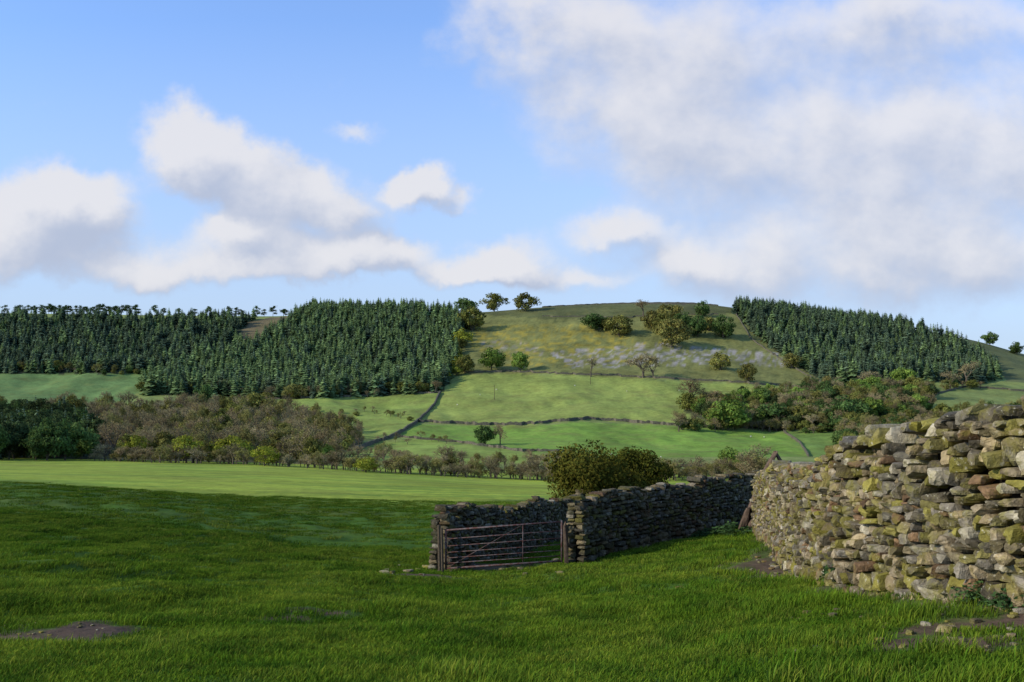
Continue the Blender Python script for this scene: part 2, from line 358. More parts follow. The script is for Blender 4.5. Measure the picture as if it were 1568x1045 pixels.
hedgerow('hedgerow',[(1000,736),(1100,736),(1200,735)],5,200,['bare','budding','bare'],3,6,1.2)
hedgerow('broadleaf_tree_belt',[(225,600),(330,603),(430,612),(560,606),(680,600)],7,450,['budding','olive','bare'],5,9,1.0)
hedgerow('broadleaf_tree_belt',[(0,568),(120,572),(240,574)],10,450,['olive','budding','dark'],5,9,1.0)
hedgerow('broadleaf_tree_belt',[(712,495),(706,520),(704,545),(695,575),(690,590)],7,450,['yel','olive','green'],7,11,1.0)
hedgerow('hedgerow',[(480,640),(560,632),(640,645)],9,400,['budding','bare','olive'],2,5,1.2,6,8)
hedgerow('hedgerow',[(1040,660),(1130,658),(1210,662),(1300,662)],5,350,['bare','dark','olive','budding'],4,9,1.1,6,6)
hedgerow('hedgerow',[(560,682),(620,676),(700,680)],12,350,['bare','budding'],2,4,1.3,8,6)
hedgerow('hedgerow',[(1240,596),(1330,598),(1400,600),(1500,594)],7,450,['bare','olive','dark','budding'],4,8,1.1,5,6)
hedgerow('hedgerow',[(860,716),(960,722),(1060,728),(1200,730)],6,290,['bare','budding','olive'],2,4.5,1.3,6,5)
for t in [('dark',715,472,26,32),('olive',757,476,28,36),('olive',806,477,30,34),('olive',722,507,40,38),('yel',708,532,28,30),('olive',712,572,30,30),('green',752,568,34,38),('green',797,570,32,26),
 ('dark',912,507,28,36),('olive',948,516,32,42),('olive',1003,507,32,36),('olive',1030,534,44,50),('olive',1018,515,36,36),('dark',1068,516,34,34),('dark',1108,520,38,34),('dark',1075,486,26,22),('olive',1024,495,30,46),('olive',930,508,20,26),('bare',985,486,26,30),('dark',1048,505,26,30),('olive',1085,508,24,26),
 ('bare',905,578,30,24),('bare',985,580,36,50),('olive',1103,568,30,34),('olive',1145,588,30,26),('olive',1212,566,24,26),('bare',1000,580,30,34),
 ('green',1385,594,32,34),('bare',1480,592,36,40),('bare',1335,594,24,36),('bare',1455,596,26,30),
 ('dark',743,682,34,34),('bare',766,682,30,30),('bare',1055,628,46,44),('green',1115,658,48,60),('dark',1180,658,46,60),('olive',1225,656,36,44),('dark',1295,655,50,60),('green',1340,655,46,50),
 ('dark',312,622,38,26),('olive',392,636,34,38)]:
    tree(*t,dmin=380)
for t in [('dark',1516,530,22,22),('dark',1557,543,20,22),('green',1116,728,42,40),('bare',1160,732,48,62),('green',1025,732,30,44),('bare',1075,732,26,56),('yel',210,706,40,32),('yel',285,709,44,50),('yel',355,710,44,52),('yel',405,714,32,42),('olive',320,708,30,40),('yel',560,724,26,34),('olive',620,724,32,20),('bare',1040,732,28,44),('olive',690,728,26,40),('bare',830,734,34,44),('olive',455,706,36,44),('green',500,712,30,36)]:
    tree(*t,dmin=230)
for px in list(range(52,112,5))+list(range(116,216,6))+[236,252,30,8,40,318,350,362,372,392,404,418,432,438,300,275]:
    tree('pine',px+random.uniform(-3,3),472,random.uniform(9,15),random.uniform(12,18),dmin=900)
# ------------------------------------------------------------------ terrain mesh
ys=np.concatenate([np.linspace(-30,4.9,50),np.exp(np.linspace(math.log(5),math.log(1300),640)),np.exp(np.linspace(math.log(1320),math.log(6000),40))])
us=np.concatenate([np.linspace(-2.2,-.61,60),np.linspace(-.6,.6,620),np.linspace(.61,2.2,60)])
sc_=np.where(ys>=5,ys,5+(5-ys)); X=us[None,:]*sc_[:,None]; Y=np.repeat(ys[:,None],len(us),1); Z=H(X,Y)
nr,nc_=X.shape; V=np.stack([X,Y,Z],-1).reshape(-1,3)
ii=np.arange(nr*nc_).reshape(nr,nc_); Fq=np.stack([ii[:-1,:-1],ii[:-1,1:],ii[1:,1:],ii[1:,:-1]],-1).reshape(-1,4)
x,y,z=V.T; yy=np.maximum(y,1.); px,py=proj(x,yy,z)
px=px+3*sn(x,y,30,11)*(y>150); py2=py+1.5*sn(x,y,25,12)*(y>250)
col=np.tile(C(62,90,28),(len(V),1))
def paint(mask,c,k=1.0):
    mask=np.asarray(mask,float)[:,None]*k; col[:]=col*(1-mask)+np.asarray(c)*mask
bl=np.interp(px,[-900,0,200,400,650,870,1200],[738,740,756,768,780,770,765])
paint(np.clip((bl+6*sn(x,y,18,8)-py)/12,0,1)*(y>55),C(132,146,54))
paint(np.clip((bl-py)/9,0,1)*(y>70)*np.clip(sn(x*.22,y,16,9)*1.6+.1,0,1),C(94,122,46),.75)
far=y>300
paint(far,C(116,128,70))
def zone(poly,c,k=1.0): paint(inpoly(px,py2,poly)&far,c,k)
zone([(-900,560),(250,562),(215,600),(150,628),(-900,625)],C(92,116,66))
zone(P_vale,C(94,92,64)); zone(P_valeL,C(50,54,36)); 
zone([(420,610),(680,600),(640,650),(600,668),(560,672)],C(118,134,64))
zone([(700,440),(1130,440),(1290,590),(1140,588),(870,573),(690,573)],C(110,112,64))
zone([(700,440),(1130,440),(1150,480),(850,490),(720,480)],C(84,88,54))  # darker hilltop: cloud shade put into the ground colour
zone([(760,440),(1130,440),(1110,466),(830,466)],C(80,74,58))
rn=np.random.default_rng(77).normal(0,.35,len(V))
m=inpoly(px,py2,[(730,500),(900,495),(1000,530),(1000,560),(760,560),(720,530)])&far; paint(np.clip(sn(x,y,16,21)*1.6+.3+rn,0,1)*m,C(150,134,50),.7)
m=inpoly(px,py2,[(840,540),(1000,525),(1190,540),(1210,562),(1100,558),(880,566)])&far; paint(np.clip(sn(x*1.,y*3,14,22)*2+.3+rn*1.6,0,1)*m,C(150,144,142),.8)
m=inpoly(px,py2,[(730,522),(800,518),(850,545),(740,545)])&far; paint(np.clip(sn(x,y,12,23)*2+rn,0,1)*m,C(136,130,128),.6)
m=inpoly(px,py2,[(720,450),(1130,450),(1250,590),(690,575)])&far; paint(np.clip(sn(x,y,14,26)*1.8-.2+rn,0,1)*m,C(72,80,46),.65)
zone([(715,573),(870,575),(1140,590),(1290,597),(1200,600),(1040,625),(1100,655),(900,642),(780,652),(645,647),(675,602)],C(126,138,68))
zone([(640,650),(780,655),(900,646),(1100,658),(1205,662),(1240,700),(870,700),(800,690),(650,672),(610,668)],C(108,136,56))
zone([(560,680),(640,672),(800,692),(870,695),(870,712),(500,705)],C(120,138,64))
m=inpoly(px,py2,[(420,605),(1290,590),(1290,700),(500,705)])&far; paint(np.clip(sn(x*.4,y,16,27)*1.5-.1+rn*.5,0,1)*m,C(108,108,62),.5)
zone([(1200,660),(1290,660),(1300,700),(1235,700)],C(106,130,62))
zone([(1410,585),(1700,600),(1700,640),(1400,645)],C(110,122,68))
zone([(1400,480),(1470,508),(1568,540),(1900,560),(1900,600),(1540,585),(1530,560)],C(88,94,60))
zone(P_back,C(48,56,40)); zone(P_spur,C(54,62,40)); zone(P_right,C(48,56,40)); zone(P_rw,C(78,84,54)); zone(P_rw2,C(86,94,60))
zone(gully,C(104,94,68))
mud=[]
for (a,b,rx,ry) in [(30,985,1.0,.9),(110,970,.65,.65),(500,940,.4,.22),(440,948,.3,.15),(1200,868,.8,2.2),(1215,880,.5,1.2),(1400,985,.5,.25),(1500,960,.6,.35),(1480,985,.5,.3),(1040,905,.35,.2),(640,880,1.0,.9),(760,872,1.8,.9)]:
    xx,d,_=hit(a,b,5); mud.append((xx,d,rx,ry))
def mudf(x,y):
    f=np.zeros(np.shape(x)); w=.5*sn(x,y,.9,31)+.4*sn(x,y,.3,32)
    for (a,b,rx,ry) in mud: f=np.maximum(f,np.clip((1.25-np.sqrt(((x-a)/rx)**2+((y-b)/ry)**2)+w)*1.6,0,1))
    wx=np.interp(y,[-5,5.5,8,9.4,11,12.8,16,22,29],[5.5,4.5,4.1,3.95,3.86,4.15,4.75,5.9,7.35]); g=np.clip(1.1-np.abs((wx-.35)-x)/.5,0,1)*(y<30)*np.clip(.65+.6*sn(x,y,1.3,35),0,1)
    return np.maximum(f,g*.9)
near=(y<45)&(y>-5); mf=np.zeros(len(V)); mf[near]=mudf(x[near],y[near]); paint(mf,C(82,68,56))
addobj('ground',mkmesh('ground',V,Fq,[mg],col,None,True))
# ------------------------------------------------------------------ grass
def tuft(name,seed,nb,hh,size,wid,lean=.5):
    r=np.random.default_rng(seed); p=r.uniform(-size/2,size/2,(nb,2)); a=r.uniform(0,6.28,nb); h=hh*r.uniform(.4,1.25,nb); l=h*lean*r.uniform(.2,1.3,nb); w=wid*r.uniform(.7,1.3,nb)
    la=np.where(r.uniform(size=nb)<.7,a,0.4); dx,dy=np.cos(la),np.sin(la); sx,sy=-np.sin(a),np.cos(a)
    b0=np.stack([p[:,0]-sx*w,p[:,1]-sy*w,-.02+0*h],1); b1=np.stack([p[:,0]+sx*w,p[:,1]+sy*w,-.02+0*h],1)
    m0=np.stack([p[:,0]+dx*l*.35-sx*w*.8,p[:,1]+dy*l*.35-sy*w*.8,h*.6],1); m1=np.stack([p[:,0]+dx*l*.35+sx*w*.8,p[:,1]+dy*l*.35+sy*w*.8,h*.6],1)
    t=np.stack([p[:,0]+dx*l,p[:,1]+dy*l,h],1); Vv=np.stack([b0,b1,m1,m0,t],1).reshape(-1,3)
    k=np.arange(nb)*5; f=[[int(i),int(i)+1,int(i)+2,int(i)+3] for i in k]+[[int(i)+3,int(i)+2,int(i)+4] for i in k]
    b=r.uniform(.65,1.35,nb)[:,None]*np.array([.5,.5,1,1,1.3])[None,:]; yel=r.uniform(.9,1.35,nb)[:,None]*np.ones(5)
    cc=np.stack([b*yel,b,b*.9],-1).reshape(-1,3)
    return mkmesh(name,Vv,f,[M_grass],cc)
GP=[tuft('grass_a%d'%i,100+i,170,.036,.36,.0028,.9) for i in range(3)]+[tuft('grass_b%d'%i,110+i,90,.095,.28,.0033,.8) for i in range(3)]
def gr(n,d0,d1,s0,s1,pw=2):
    t=rng.uniform(0,1,n); d=(d0**pw+(d1**pw-d0**pw)*t)**(1/pw); x=rng.uniform(-.62,.66,n)*d; m=mudf(x,d); k=rng.uniform(0,.7,n)>m
    x=x[k];d=d[k]; s=np.interp(d,[d0,d1],[s0,s1])*rng.uniform(.75,1.25,len(d)); lg=sn(x,d,3.2,41)+.6*sn(x,d,1.1,42)+rng.normal(0,.25,len(x))
    lush=(lg+np.interp(x/d,[-.1,.15,.4],[-.45,-.05,.15]))>.4
    hs=s**.35*np.clip(1+.5*sn(x,d,1.6,43),.4,1.7)
    return x,d,s,hs,lush
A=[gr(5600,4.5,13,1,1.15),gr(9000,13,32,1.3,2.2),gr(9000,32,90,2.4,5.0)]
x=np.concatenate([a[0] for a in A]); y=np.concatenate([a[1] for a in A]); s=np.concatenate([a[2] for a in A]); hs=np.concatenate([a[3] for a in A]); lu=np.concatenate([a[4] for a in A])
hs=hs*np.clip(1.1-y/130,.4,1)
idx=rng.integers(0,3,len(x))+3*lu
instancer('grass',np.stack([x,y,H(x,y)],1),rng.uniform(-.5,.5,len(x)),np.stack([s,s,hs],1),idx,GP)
# ------------------------------------------------------------------ stones
def stone_template(seed,n=4,boxy=.7):
    r=np.random.default_rng(seed); g=np.linspace(-1,1,n+1); vs={};V=[];Fc=[]
    def vid(p):
        k=tuple(np.round(p,4))
        if k not in vs: vs[k]=len(V); V.append(p)
        return vs[k]
    for ax in range(3):
        for sg in (-1,1):
            for i in range(n):
                for j in range(n):
                    q=[]
                    for (a,b) in ((i,j),(i+1,j),(i+1,j+1),(i,j+1)):
                        p=[0,0,0]; p[ax]=sg; p[(ax+1)%3]=g[a]; p[(ax+2)%3]=g[b]; q.append(vid(np.array(p,float)))
                    Fc.append(q if sg>0 else q[::-1])
    V=np.array(V); S=V/np.linalg.norm(V,axis=1)[:,None]; V=V*boxy+S*(1-boxy)*1.15
    sh=r.normal(0,.15,(3,3)); np.fill_diagonal(sh,0); V=V+V@sh*.7+ (V[:,[0]]*V[:,[2]])*r.normal(0,.13,3)
    for _ in range(5):
        nn=r.normal(size=3); nn/=np.linalg.norm(nn); dd=V@nn; lim=r.uniform(.78,1.1); V=V-np.outer(np.maximum(dd-lim,0),nn)
    V=V+r.normal(0,.03,V.shape)
    V=V/np.abs(V).max(0)
    return V,np.array(Fc)
ST=[stone_template(200+i) for i in range(24)]; ST2=[stone_template(220+i,2,.65) for i in range(10)]
pal=[C(128,116,88),C(138,124,98),C(118,110,64),C(104,94,66),C(142,126,94),C(116,92,66),C(124,116,56),C(94,86,68),C(154,145,122),C(102,96,80),C(122,114,98)]
def wall(name,path,thick=.6,seed=1,near=True,cs=(.09,.17),sw=(.14,.38),mat=None,kdark=1.0,sides=(1,-1),hn=.08,batter=.1,jit=1.0):
    r=np.random.default_rng(seed); path=np.array(path,float); seg=np.linalg.norm(np.diff(path[:,:2],axis=0),axis=1); S=np.concatenate([[0],np.cumsum(seg)]); L=S[-1]
    tpl=ST if near else ST2; VV=[];FF=[];CC=[];n0=0
    def at(s): return np.array([np.interp(s,S,path[:,i]) for i in range(3)])
    def tang(s):
        a=at(max(s-.4,0))[:2]; b=at(min(s+.4,L))[:2]; t=b-a; return t/np.linalg.norm(t)
    def put(c,t,nn,sx,sy,sz,cl,tilt=.08):
        nonlocal n0
        Vt,Ft=tpl[r.integers(len(tpl))]; v=Vt*np.where(r.uniform(size=3)<.5,-1,1)*1.0
        sg=np.sign(v[0]*Vt[0]).prod()
        a=r.normal(0,tilt); ca,sa=math.cos(a),math.sin(a); b=r.normal(0,.1); cb,sb=math.cos(b),math.sin(b)
        v=v*[sx,sy,sz]*.5; v=np.stack([v[:,0]*ca-v[:,2]*sa,v[:,1],v[:,0]*sa+v[:,2]*ca],1); v=np.stack([v[:,0]*cb-v[:,1]*sb,v[:,0]*sb+v[:,1]*cb,v[:,2]],1)
        w=np.outer(v[:,0],[t[0],t[1],0])+np.outer(v[:,1],[nn[0],nn[1],0])+np.outer(v[:,2],[0,0,1])+c
        VV.append(w); FF.append((Ft if sg>0 else Ft[:,::-1])+n0); n0+=len(w); CC.append(np.tile(cl,(len(w),1)))
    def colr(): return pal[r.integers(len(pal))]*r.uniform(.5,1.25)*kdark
    for side in sides:
        zc=0.0;ci=0
        maxh=path[:,2].max()+.2
        while zc<maxh:
            ch=r.uniform(*cs)*(1.3 if zc<.35 else 1.0); s=r.uniform(-.1,.05)
            while s<L:
                w=r.uniform(*sw)*r.choice([.5,.7,1,1,1.35]); sm=s+w/2
                if sm>L+.05: break
                sm_=min(max(sm,0),L); p=at(sm_); t=tang(sm_); nn=np.array([-t[1],t[0]])*side
                hl=p[2]+hn*float(sn(np.array(sm*1.0),np.array(seed*7.),1.7,seed+5))+r.normal(0,.035)
                wob=jit*(.07*math.sin(sm*1.3+ci*.35)+.05*math.sin(sm*3.1+seed+ci*.7)+r.normal(0,.012))
                if zc+ch*.6<hl:
                    off=thick/2-.12-batter*(zc/maxh)+r.normal(0,.025)*jit+.06*jit*float(sn(np.array(sm),np.array(zc*2),2.5,seed+9))
                    gz=float(H(p[0]+nn[0]*.3,p[1]+nn[1]*.3))-.08; hh=ch*r.uniform(.75,1.4); dd=r.uniform(.2,.32)
                    c=np.array([p[0]+nn[0]*off,p[1]+nn[1]*off,gz+zc+ch/2+wob*min(zc,1)])
                    put(c,t,nn,w*.99,dd,hh*1.0,colr(),.09*jit)
                s+=w
            zc+=ch;ci+=1
    s=0
    while s<L:
        w=r.uniform(sw[0],sw[1])*1.1; p=at(s+w/2); t=tang(min(s+w/2,L)); nn=np.array([-t[1],t[0]]); hl=p[2]+hn*float(sn(np.array((s+w/2)*1.0),np.array(seed*7.),1.7,seed+5))
        gz=float(H(p[0],p[1]))
        put(np.array([p[0],p[1],gz+hl+r.uniform(-.06,.04)]),t,nn,w,(thick-batter)*r.uniform(.6,.95),r.uniform(.08,.2),colr()*1.05,.2); s+=w*r.uniform(.85,1.2)
    root=bpy.data.objects.new(name,mkmesh(name,np.vstack(VV),np.vstack(FF),[mat or M_stone],np.vstack(CC),None,False)); scene.collection.objects.link(root)
    mb=MB(); k=max(2,int(L/.5)); pr=[]
    for i in range(k+1):
        s=.15+(L-.3)*i/k; p=at(s); t=tang(s); nn=np.array([-t[1],t[0]]); gz=float(H(p[0],p[1])); a=thick/2-.2; b=a-batter*.9
        pr+= [(p[0]+nn[0]*a,p[1]+nn[1]*a,gz-.3),(p[0]+nn[0]*b,p[1]+nn[1]*b,gz+p[2]-.22),(p[0]-nn[0]*b,p[1]-nn[1]*b,gz+p[2]-.22),(p[0]-nn[0]*a,p[1]-nn[1]*a,gz-.3)]
    f=[]
    for i in range(k):
        for j in range(3): f.append([4*i+j,4*i+j+1,4*i+4+j+1,4*i+4+j])
    f+=[[0,1,2,3],[4*k+3,4*k+2,4*k+1,4*k]]; mb.add(pr,f); addobj('rubble_core',mb.mesh('core',[M_core]),parent=root)
    return root
wall('dry_stone_wall',[(7.35,29.2,1.55),(5.9,22,1.58),(4.75,16,1.60),(4.15,12.8,1.50),(3.86,11,1.54),(3.95,9.4,1.58),(4.1,8,1.52),(4.5,5.5,1.58),(5,2,1.6),(5.5,-3,1.6)],.7,3,True,(.075,.14),(.10,.25),hn=.09)
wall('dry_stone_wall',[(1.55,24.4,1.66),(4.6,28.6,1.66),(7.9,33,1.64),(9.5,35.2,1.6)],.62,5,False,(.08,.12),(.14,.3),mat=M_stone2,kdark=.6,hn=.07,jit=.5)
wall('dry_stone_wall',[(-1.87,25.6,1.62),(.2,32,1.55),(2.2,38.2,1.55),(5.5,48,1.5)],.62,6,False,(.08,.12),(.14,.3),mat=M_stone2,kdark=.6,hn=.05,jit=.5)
mb=MB(); r=np.random.default_rng(9)
def loose(px,py,s,dm=5):
    x_,y_,z_=hit(px,py,dm); Vt,Ft=ST[r.integers(16)]; a=r.uniform(0,6.28); v=Vt*np.array([s,s*r.uniform(.6,.9),s*r.uniform(.35,.6)])*.5
    v=np.stack([v[:,0]*math.cos(a)-v[:,1]*math.sin(a),v[:,0]*math.sin(a)+v[:,1]*math.cos(a),v[:,2]],1)+[x_,y_,z_+s*.12]
    mb.add(v,Ft.tolist(),pal[r.integers(len(pal))]*r.uniform(.6,1.0))
for q in [(1345,908,.34),(1395,912,.26),(1330,890,.28),(1440,918,.3),(1480,922,.28),(1510,915,.26),(1545,925,.35),(1560,900,.3),(1450,968,.16),(1240,850,.3),(1255,862,.25),(1228,840,.3),(588,880,.25),(600,879,.2),(625,878,.25),(640,876,.25),(655,872,.3),(1040,902,.15),(1048,905,.12),(1008,905,.1),(1042,812,.45),(1110,850,.12),(1160,855,.1),(1185,870,.14),(1170,862,.1),(1100,880,.08),(850,862,.25),(835,866,.2),(812,867,.2),(1205,872,.12),(1222,885,.13),(1190,880,.09)]:
    loose(*q)
for i in range(80): loose(r.uniform(1180,1560),r.uniform(925,1000),r.uniform(.03,.1))
for i in range(40): loose(r.uniform(590,860),r.uniform(866,882),r.uniform(.06,.2))
for i in range(30): loose(r.uniform(1150,1240),r.uniform(850,890),r.uniform(.04,.12))
for i in range(40): loose(r.uniform(5,180),r.uniform(955,1000),r.uniform(.02,.05))
addobj('fallen_stones',mb.mesh('fallen_stones',[M_stone]))
mb=MB()
def slab(a,b,w,t,m=0):
    a=np.array(a,float);b=np.array(b,float); L=np.linalg.norm(b-a); d=(b-a)/L; u=np.array([d[2],0,-d[0]]); u/=np.linalg.norm(u); wv=np.cross(d,u)
    Vt,Ft=ST[r.integers(16)]; v=np.outer(Vt[:,2]*L/2,d)+np.outer(Vt[:,0]*w/2,u)+np.outer(Vt[:,1]*t/2,wv)+(a+b)/2
    mb.add(v,Ft.tolist(),(1,1,1),m)
def W(px,py,d): return ((px-CX)/F*d,d,ZC-(py-HY)/F*d)
slab(W(1138,815,28.0),W(1166,736,28.0),.2,.35); slab(W(1134,812,27.8),W(1150,775,27.8),.22,.3)
slab(W(1158,748,28.1),W(1190,688,28.1),.14,.25); slab(W(1186,690,28.2),W(1200,716,28.2),.12,.3); slab(W(1150,815,27.6),W(1162,790,27.6),.3,.3)
addobj('leaning_stone_stile',mb.mesh('stile',[M_red]))
# ------------------------------------------------------------------ gate
gate=bpy.data.objects.new('field_gate',None); scene.collection.objects.link(gate)
mb=MB(); A0=np.array([-1.66,25.0]); B0=np.array([1.22,24.4]); za=float(H(*A0))+.12; zb=float(H(*B0))+.12
def gp(t,h): return (A0[0]+(B0[0]-A0[0])*t,A0[1]+(B0[1]-A0[1])*t,za+(zb-za)*t+h)
for h,rr in [(0,.024),(.13,.011),(.26,.011),(.40,.011),(.56,.011),(.74,.012),(.96,.022)]: mb.tube(gp(0,h),gp(1,h),rr,rr,8)
for t in (0,1): mb.tube(gp(t,-.03),gp(t,.99),.025,.025,8)
for t in (.67,): mb.tube(gp(t,0),gp(t,.96),.014,.014,6)
mb.tube(gp(0,0),gp(.67,.96),.010,.010,6)
addobj('gate_frame',mb.mesh('gate_frame',[M_rust],True),parent=gate)
mb=MB()
for (a,b,h,w) in [(-1.80,24.95,1.2,.05),(-1.72,24.75,1.12,.035)]:
    zz=float(H(a,b)); mb.tube((a,b,zz-.3),(a-.03,b,zz+h),w,w*.85,8)
addobj('hinge_post',mb.mesh('hinge_post',[M_wood]),parent=gate)
mb=MB(); zz=float(H(1.36,24.4)); slab((1.34,24.35,zz-.3),(1.31,24.35,zz+1.15),.14,.18); addobj('stone_gatepost',mb.mesh('gp',[M_red]),parent=gate)
# ------------------------------------------------------------------ far field walls
def farwall(pts,dmin,h=1.5,th=.7):
    P=[hit(px_,py_,dmin)[:2] for (px_,py_) in line(pts,4,dmin)+[pts[-1]]]
    P=np.array(P); v=[];f=[]
    for i,p in enumerate(P):
        t=P[min(i+1,len(P)-1)]-P[max(i-1,0)]; t=t/(np.linalg.norm(t)+1e-6); nn=np.array([-t[1],t[0]])*th/2; z_=float(H(p[0],p[1])); hh=h*random.uniform(.7,1.15)
        v+=[(p[0]+nn[0],p[1]+nn[1],z_-1),(p[0]+nn[0]*.7,p[1]+nn[1]*.7,z_+hh),(p[0]-nn[0]*.7,p[1]-nn[1]*.7,z_+hh),(p[0]-nn[0],p[1]-nn[1],z_-1)]
    n=len(P)
    for i in range(n-1):
        for j in range(3): f.append([4*i+j,4*i+j+1,4*i+5+j,4*i+4+j])
    f+=[[0,1,2,3],[4*n-1,4*n-2,4*n-3,4*n-4]]
    addobj('field_boundary_wall',mkmesh('fw',v,f,[M_far]))
farwall([(690,572),(780,570),(870,574),(1000,580),(1140,588),(1290,597)],400,1.4)
farwall([(674,602),(665,622),(640,647),(606,668),(545,690)],380,1.7,1.1)
farwall([(640,647),(720,651),(790,653),(850,647),(900,643),(1000,650),(1100,657)],380,1.7)
farwall([(610,670),(700,678),(800,692),(880,692)],300,1.2)
farwall([(1200,662),(1225,680),(1238,700)],330,1.3)
farwall([(1400,618),(1440,603),(1480,593),(1568,600),(1750,615)],400,1.4)
farwall([(830,486),(900,486),(960,487),(1100,482)],600,1.0)
farwall([(830,461),(950,456),(1050,455),(1100,462)],700,1.2)
farwall([(420,612),(560,607),(676,602)],400,1.2)
farwall([(0,566),(120,568),(230,566)],400,1.2)
farwall([(870,712),(960,716),(1100,716)],300,1.2)
farwall([(1122,474),(1150,520),(1200,556),(1262,590)],500,1.2)
# ------------------------------------------------------------------ sheep
mb=MB()
def ell(c,rx,ry,rz,m=0,n=8):
    v=[];f=[]
    for i in range(n+1):
        th=math.pi*i/n
        for j in range(n): a=j/n*6.283; v.append((c[0]+rx*math.cos(th),c[1]+ry*math.sin(th)*math.cos(a),c[2]+rz*math.sin(th)*math.sin(a)))
    for i in range(n):
        for j in range(n): f.append([i*n+j,i*n+(j+1)%n,(i+1)*n+(j+1)%n,(i+1)*n+j])
    mb.add(v,f,(1,1,1),m)
ell((0,0,.58),.52,.26,.28); ell((.5,0,.68),.2,.14,.16); ell((.66,0,.62),.16,.08,.09)
for sx in(-.3,.32):
    for sy in(-.12,.12): mb.tube((sx,sy,.45),(sx+.03,sy,.25),.06,.035,6); mb.tube((sx+.03,sy,.25),(sx,sy,0),.035,.028,6)
mb.tube((.58,.06,.7),(.56,.17,.68),.03,.01,5); mb.tube((.58,-.06,.7),(.56,-.17,.68),.03,.01,5); mb.tube((-.5,0,.65),(-.56,0,.45),.04,.02,5)
SH=mb.mesh('sheep',[M_wool],True)
for (a,b,dm) in [(985,702,380),(1012,702,380),(955,696,380),(935,697,380),(850,698,380),(1150,670,400),(1170,672,400),(890,688,380),(760,598,400),(735,606,400),(700,622,400),(880,592,400),(960,600,400),(1040,600,400)]:
    x_,y_,z_=hit(a,b,dm); addobj('sheep',SH,(x_,y_,z_),random.uniform(0,6.28),(.85,)*3)
for (a,b,hp) in [(904,590,20),(757,612,22),(1142,590,16),(1055,608,18)]:
    x_,y_,z_=hit(a,b,400); mb=MB(); h=hp/F*y_; mb.tube((0,0,-.5),(0,0,h),.18,.12,8); mb.tube((-1.1,0,h-.7),(1.1,0,h-.7),.07,.07,6); mb.tube((-.9,0,h-.7),(-.9,0,h-.35),.07,.05,6); mb.tube((.9,0,h-.7),(.9,0,h-.35),.07,.05,6)
    addobj('utility_pole',mb.mesh('pole',[M_wood]),(x_,y_,z_))
HB=[broadleaf('hawthorn%d'%i,M_haw,300+i,15000,.023,56,.1) for i in range(2)]
for (a,d,top,wpx,i) in [(902,41,668,132,0),(975,43,676,110,1),(942,44,680,110,0)]:
    x_=(a-CX)/F*d; z_=float(H(x_,d)); h=ZC-(top-HY)/F*d-z_; w=wpx/F*d*1.1; addobj('hawthorn_bush',HB[i],(x_,d,z_),i*2.+d,(w,w,h))
def nettle(name,seed,n=700):
    r=np.random.default_rng(seed); mb=MB()
    for i in range(26):
        a=r.uniform(-.45,.45,2); h=r.uniform(.35,1)*(1-.5*np.linalg.norm(a)/.6); b=a+r.normal(0,.06,2); mb.tube((a[0],a[1],-.03),(b[0],b[1],h),.006,.003,4,(.7,.7,.6),1)
        k=30; t=r.uniform(.15,1,k); c=np.stack([a[0]+(b[0]-a[0])*t,a[1]+(b[1]-a[1])*t,h*t],1)+r.normal(0,.05,(k,3))*[1,1,.3]; cc=r.uniform(.6,1.3,k)
        leaves(mb,c,.07,np.tile([0,0,1.],(k,1)),np.stack([cc*.9,cc,cc],1),1,r,1.9)
    return mb.mesh(name,[M_bark,M_dark])
NT=[nettle('nettle%d'%i,400+i) for i in range(2)]
for (a,b,s,h) in [(930,850,1.3,.55),(905,855,.8,.4),(1285,885,.6,.6),(1302,892,.55,.5),(1262,868,.5,.4),(1130,820,1.2,.4),(1080,825,1.0,.3),(1010,835,.9,.35),(1560,935,.4,.25),(1500,925,.4,.2)]:
    x_,y_,z_=hit(a,b,5); addobj('nettle_clump',NT[random.randint(0,1)],(x_,y_,z_),random.uniform(0,6),(s,s,h))
# ------------------------------------------------------------------ world
w=bpy.data.worlds.new('World'); scene.world=w; w.use_nodes=True; nt=w.node_tree; nt.nodes.clear()
try:
    w.cycles.sampling_method='MANUAL'; w.cycles.sample_map_resolution=256
except Exception as e: print(e)
SE=math.radians(27); AZ=np.array([-.93,-.36]); AZ/=np.linalg.norm(AZ)
wo=nt.nodes.new('ShaderNodeOutputWorld'); bg=nt.nodes.new('ShaderNodeBackground'); bg.inputs[1].default_value=.1
sky=nt.nodes.new('ShaderNodeTexSky'); sky.sky_type='NISHITA'; sky.sun_disc=False; sky.sun_elevation=SE; sky.sun_rotation=math.atan2(AZ[0],AZ[1])%(2*math.pi); sky.air_density=1.0; sky.dust_density=.6; sky.ozone_density=1.5
tc=nt.nodes.new('ShaderNodeTexCoord'); sp=nt.nodes.new('ShaderNodeSeparateXYZ'); nt.links.new(tc.outputs['Generated'],sp.inputs[0])
yv=math_(nt,'MAXIMUM',sp.outputs[1],.12); u=math_(nt,'DIVIDE',sp.outputs[0],yv); v=math_(nt,'DIVIDE',sp.outputs[2],yv)
cb=nt.nodes.new('ShaderNodeCombineXYZ'); nt.links.new(u,cb.inputs[0]); nt.links.new(v,cb.inputs[1]); UV=cb.outputs[0]
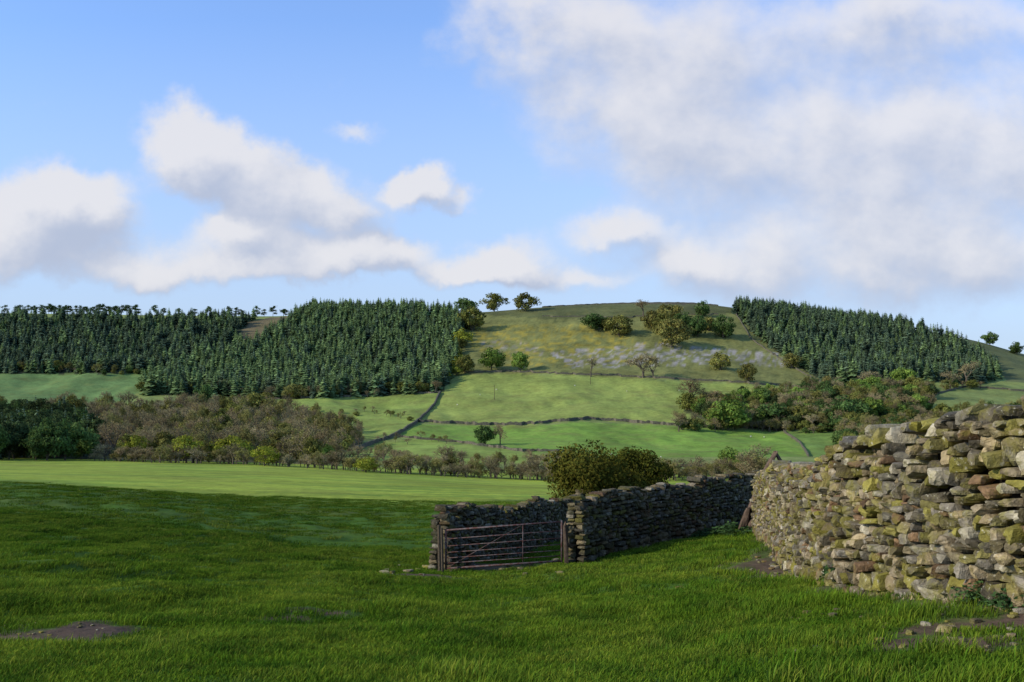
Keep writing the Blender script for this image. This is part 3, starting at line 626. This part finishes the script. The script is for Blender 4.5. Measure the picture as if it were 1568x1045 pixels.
blobs=[(290,215,60,42,1.05),(360,248,60,42,.9),(440,295,75,38,.75),(515,330,55,26,.6),
(110,312,75,42,1.05),(15,335,55,58,.85),(150,392,150,34,.55),(390,360,60,26,.65),(545,390,90,24,.8),(635,285,34,24,.95),(695,312,34,14,.5),(560,200,40,16,.3),(440,420,260,18,.45),
(780,400,46,28,1),(725,425,60,18,.7),(880,432,60,14,.5),(935,350,65,24,.8),(1040,400,55,28,.9),
(860,30,160,55,.55),(960,120,140,75,.7),(1120,215,200,75,.9),(1330,290,210,100,.85),(1500,210,140,120,1.0),(1380,20,300,50,.75),(1180,90,160,55,.65),(1400,410,380,60,1),(1240,180,80,50,.4)]
wn=noise(nt,UV,9,5,.6); wv=vm(nt,'MULTIPLY',vm(nt,'SUBTRACT',wn.outputs['Color'],(.5,.5,.5)),(.10,.09,0)); PW=vm(nt,'ADD',UV,wv)
def density(off,det):
    ox,oy=off; acc=None
    for (a,b,rx,ry,s) in blobs:
        ax,ay=F/rx*.9,F/ry*.9; cx_,cy_=(a-CX)/F,(HY-b)/F
        q=vm(nt,'MULTIPLY_ADD',PW,(ax,ay,0),(-(cx_-ox)*ax,-(cy_-oy)*ay,0)); e=math_(nt,'POWER',.36788,vm(nt,'DOT_PRODUCT',q,q))
        acc=math_(nt,'MULTIPLY',e,s) if acc is None else math_(nt,'MULTIPLY_ADD',e,s,acc)
    acc=math_(nt,'SUBTRACT',1.25,math_(nt,'MULTIPLY',math_(nt,'EXPONENT',math_(nt,'MULTIPLY',acc,-1.3)),1.25))
    st=vm(nt,'MULTIPLY_ADD',UV,(1,1.2,1),(ox,oy*1.2,0)); n=noise(nt,st,9,det,.57)
    return math_(nt,'ADD',acc,math_(nt,'MULTIPLY',math_(nt,'SUBTRACT',n.outputs[0],.5),1.0))
D0=density((0,0),7); D1=density((-.018,.026),4)
edge=mr(nt,u,-.1,.2,.64,1.05)
am=nt.nodes.new('ShaderNodeMapRange'); am.interpolation_type='SMOOTHSTEP'; nt.links.new(D0,am.inputs[0]); am.inputs[1].default_value=.15; nt.links.new(edge,am.inputs[2]); alpha=am.outputs[0]
sh=math_(nt,'SUBTRACT',D0,D1); sh=mr(nt,sh,-.38,.34,0,1,True)
cc=mixc(nt,sh,C(182,191,212,10),C(234,232,234,10))
skc=mixc(nt,1.0,sky.outputs[0],(1.75,2.15,2.85),'MULTIPLY')
hz=mr(nt,v,.08,.40,.85,.08); skc=mixc(nt,hz,skc,C(188,205,230,10))
fin=mixc(nt,math_(nt,'MULTIPLY',alpha,.88),skc,cc)
nt.links.new(fin,bg.inputs[0]); nt.links.new(bg.outputs[0],wo.inputs[0])
sl=bpy.data.lights.new('sun','SUN'); sl.energy=4.5; sl.angle=math.radians(.6); sl.color=(1,.90,.74); so=bpy.data.objects.new('sun',sl); scene.collection.objects.link(so)
from mathutils import Vector
dv=Vector((AZ[0]*math.cos(SE),AZ[1]*math.cos(SE),math.sin(SE))); so.rotation_euler=dv.to_track_quat('Z','Y').to_euler()
cam=bpy.data.cameras.new('camera'); co=bpy.data.objects.new('camera',cam); scene.collection.objects.link(co); co.location=(0,0,ZC); co.rotation_euler=(math.pi/2,0,0)
cam.sensor_width=36; cam.lens=36*F/1568; cam.shift_y=(HY-522.5)/1568; cam.clip_end=12000; cam.clip_start=.05
scene.camera=co
scene.view_settings.view_transform='Standard'; scene.view_settings.look='None'; scene.view_settings.exposure=0
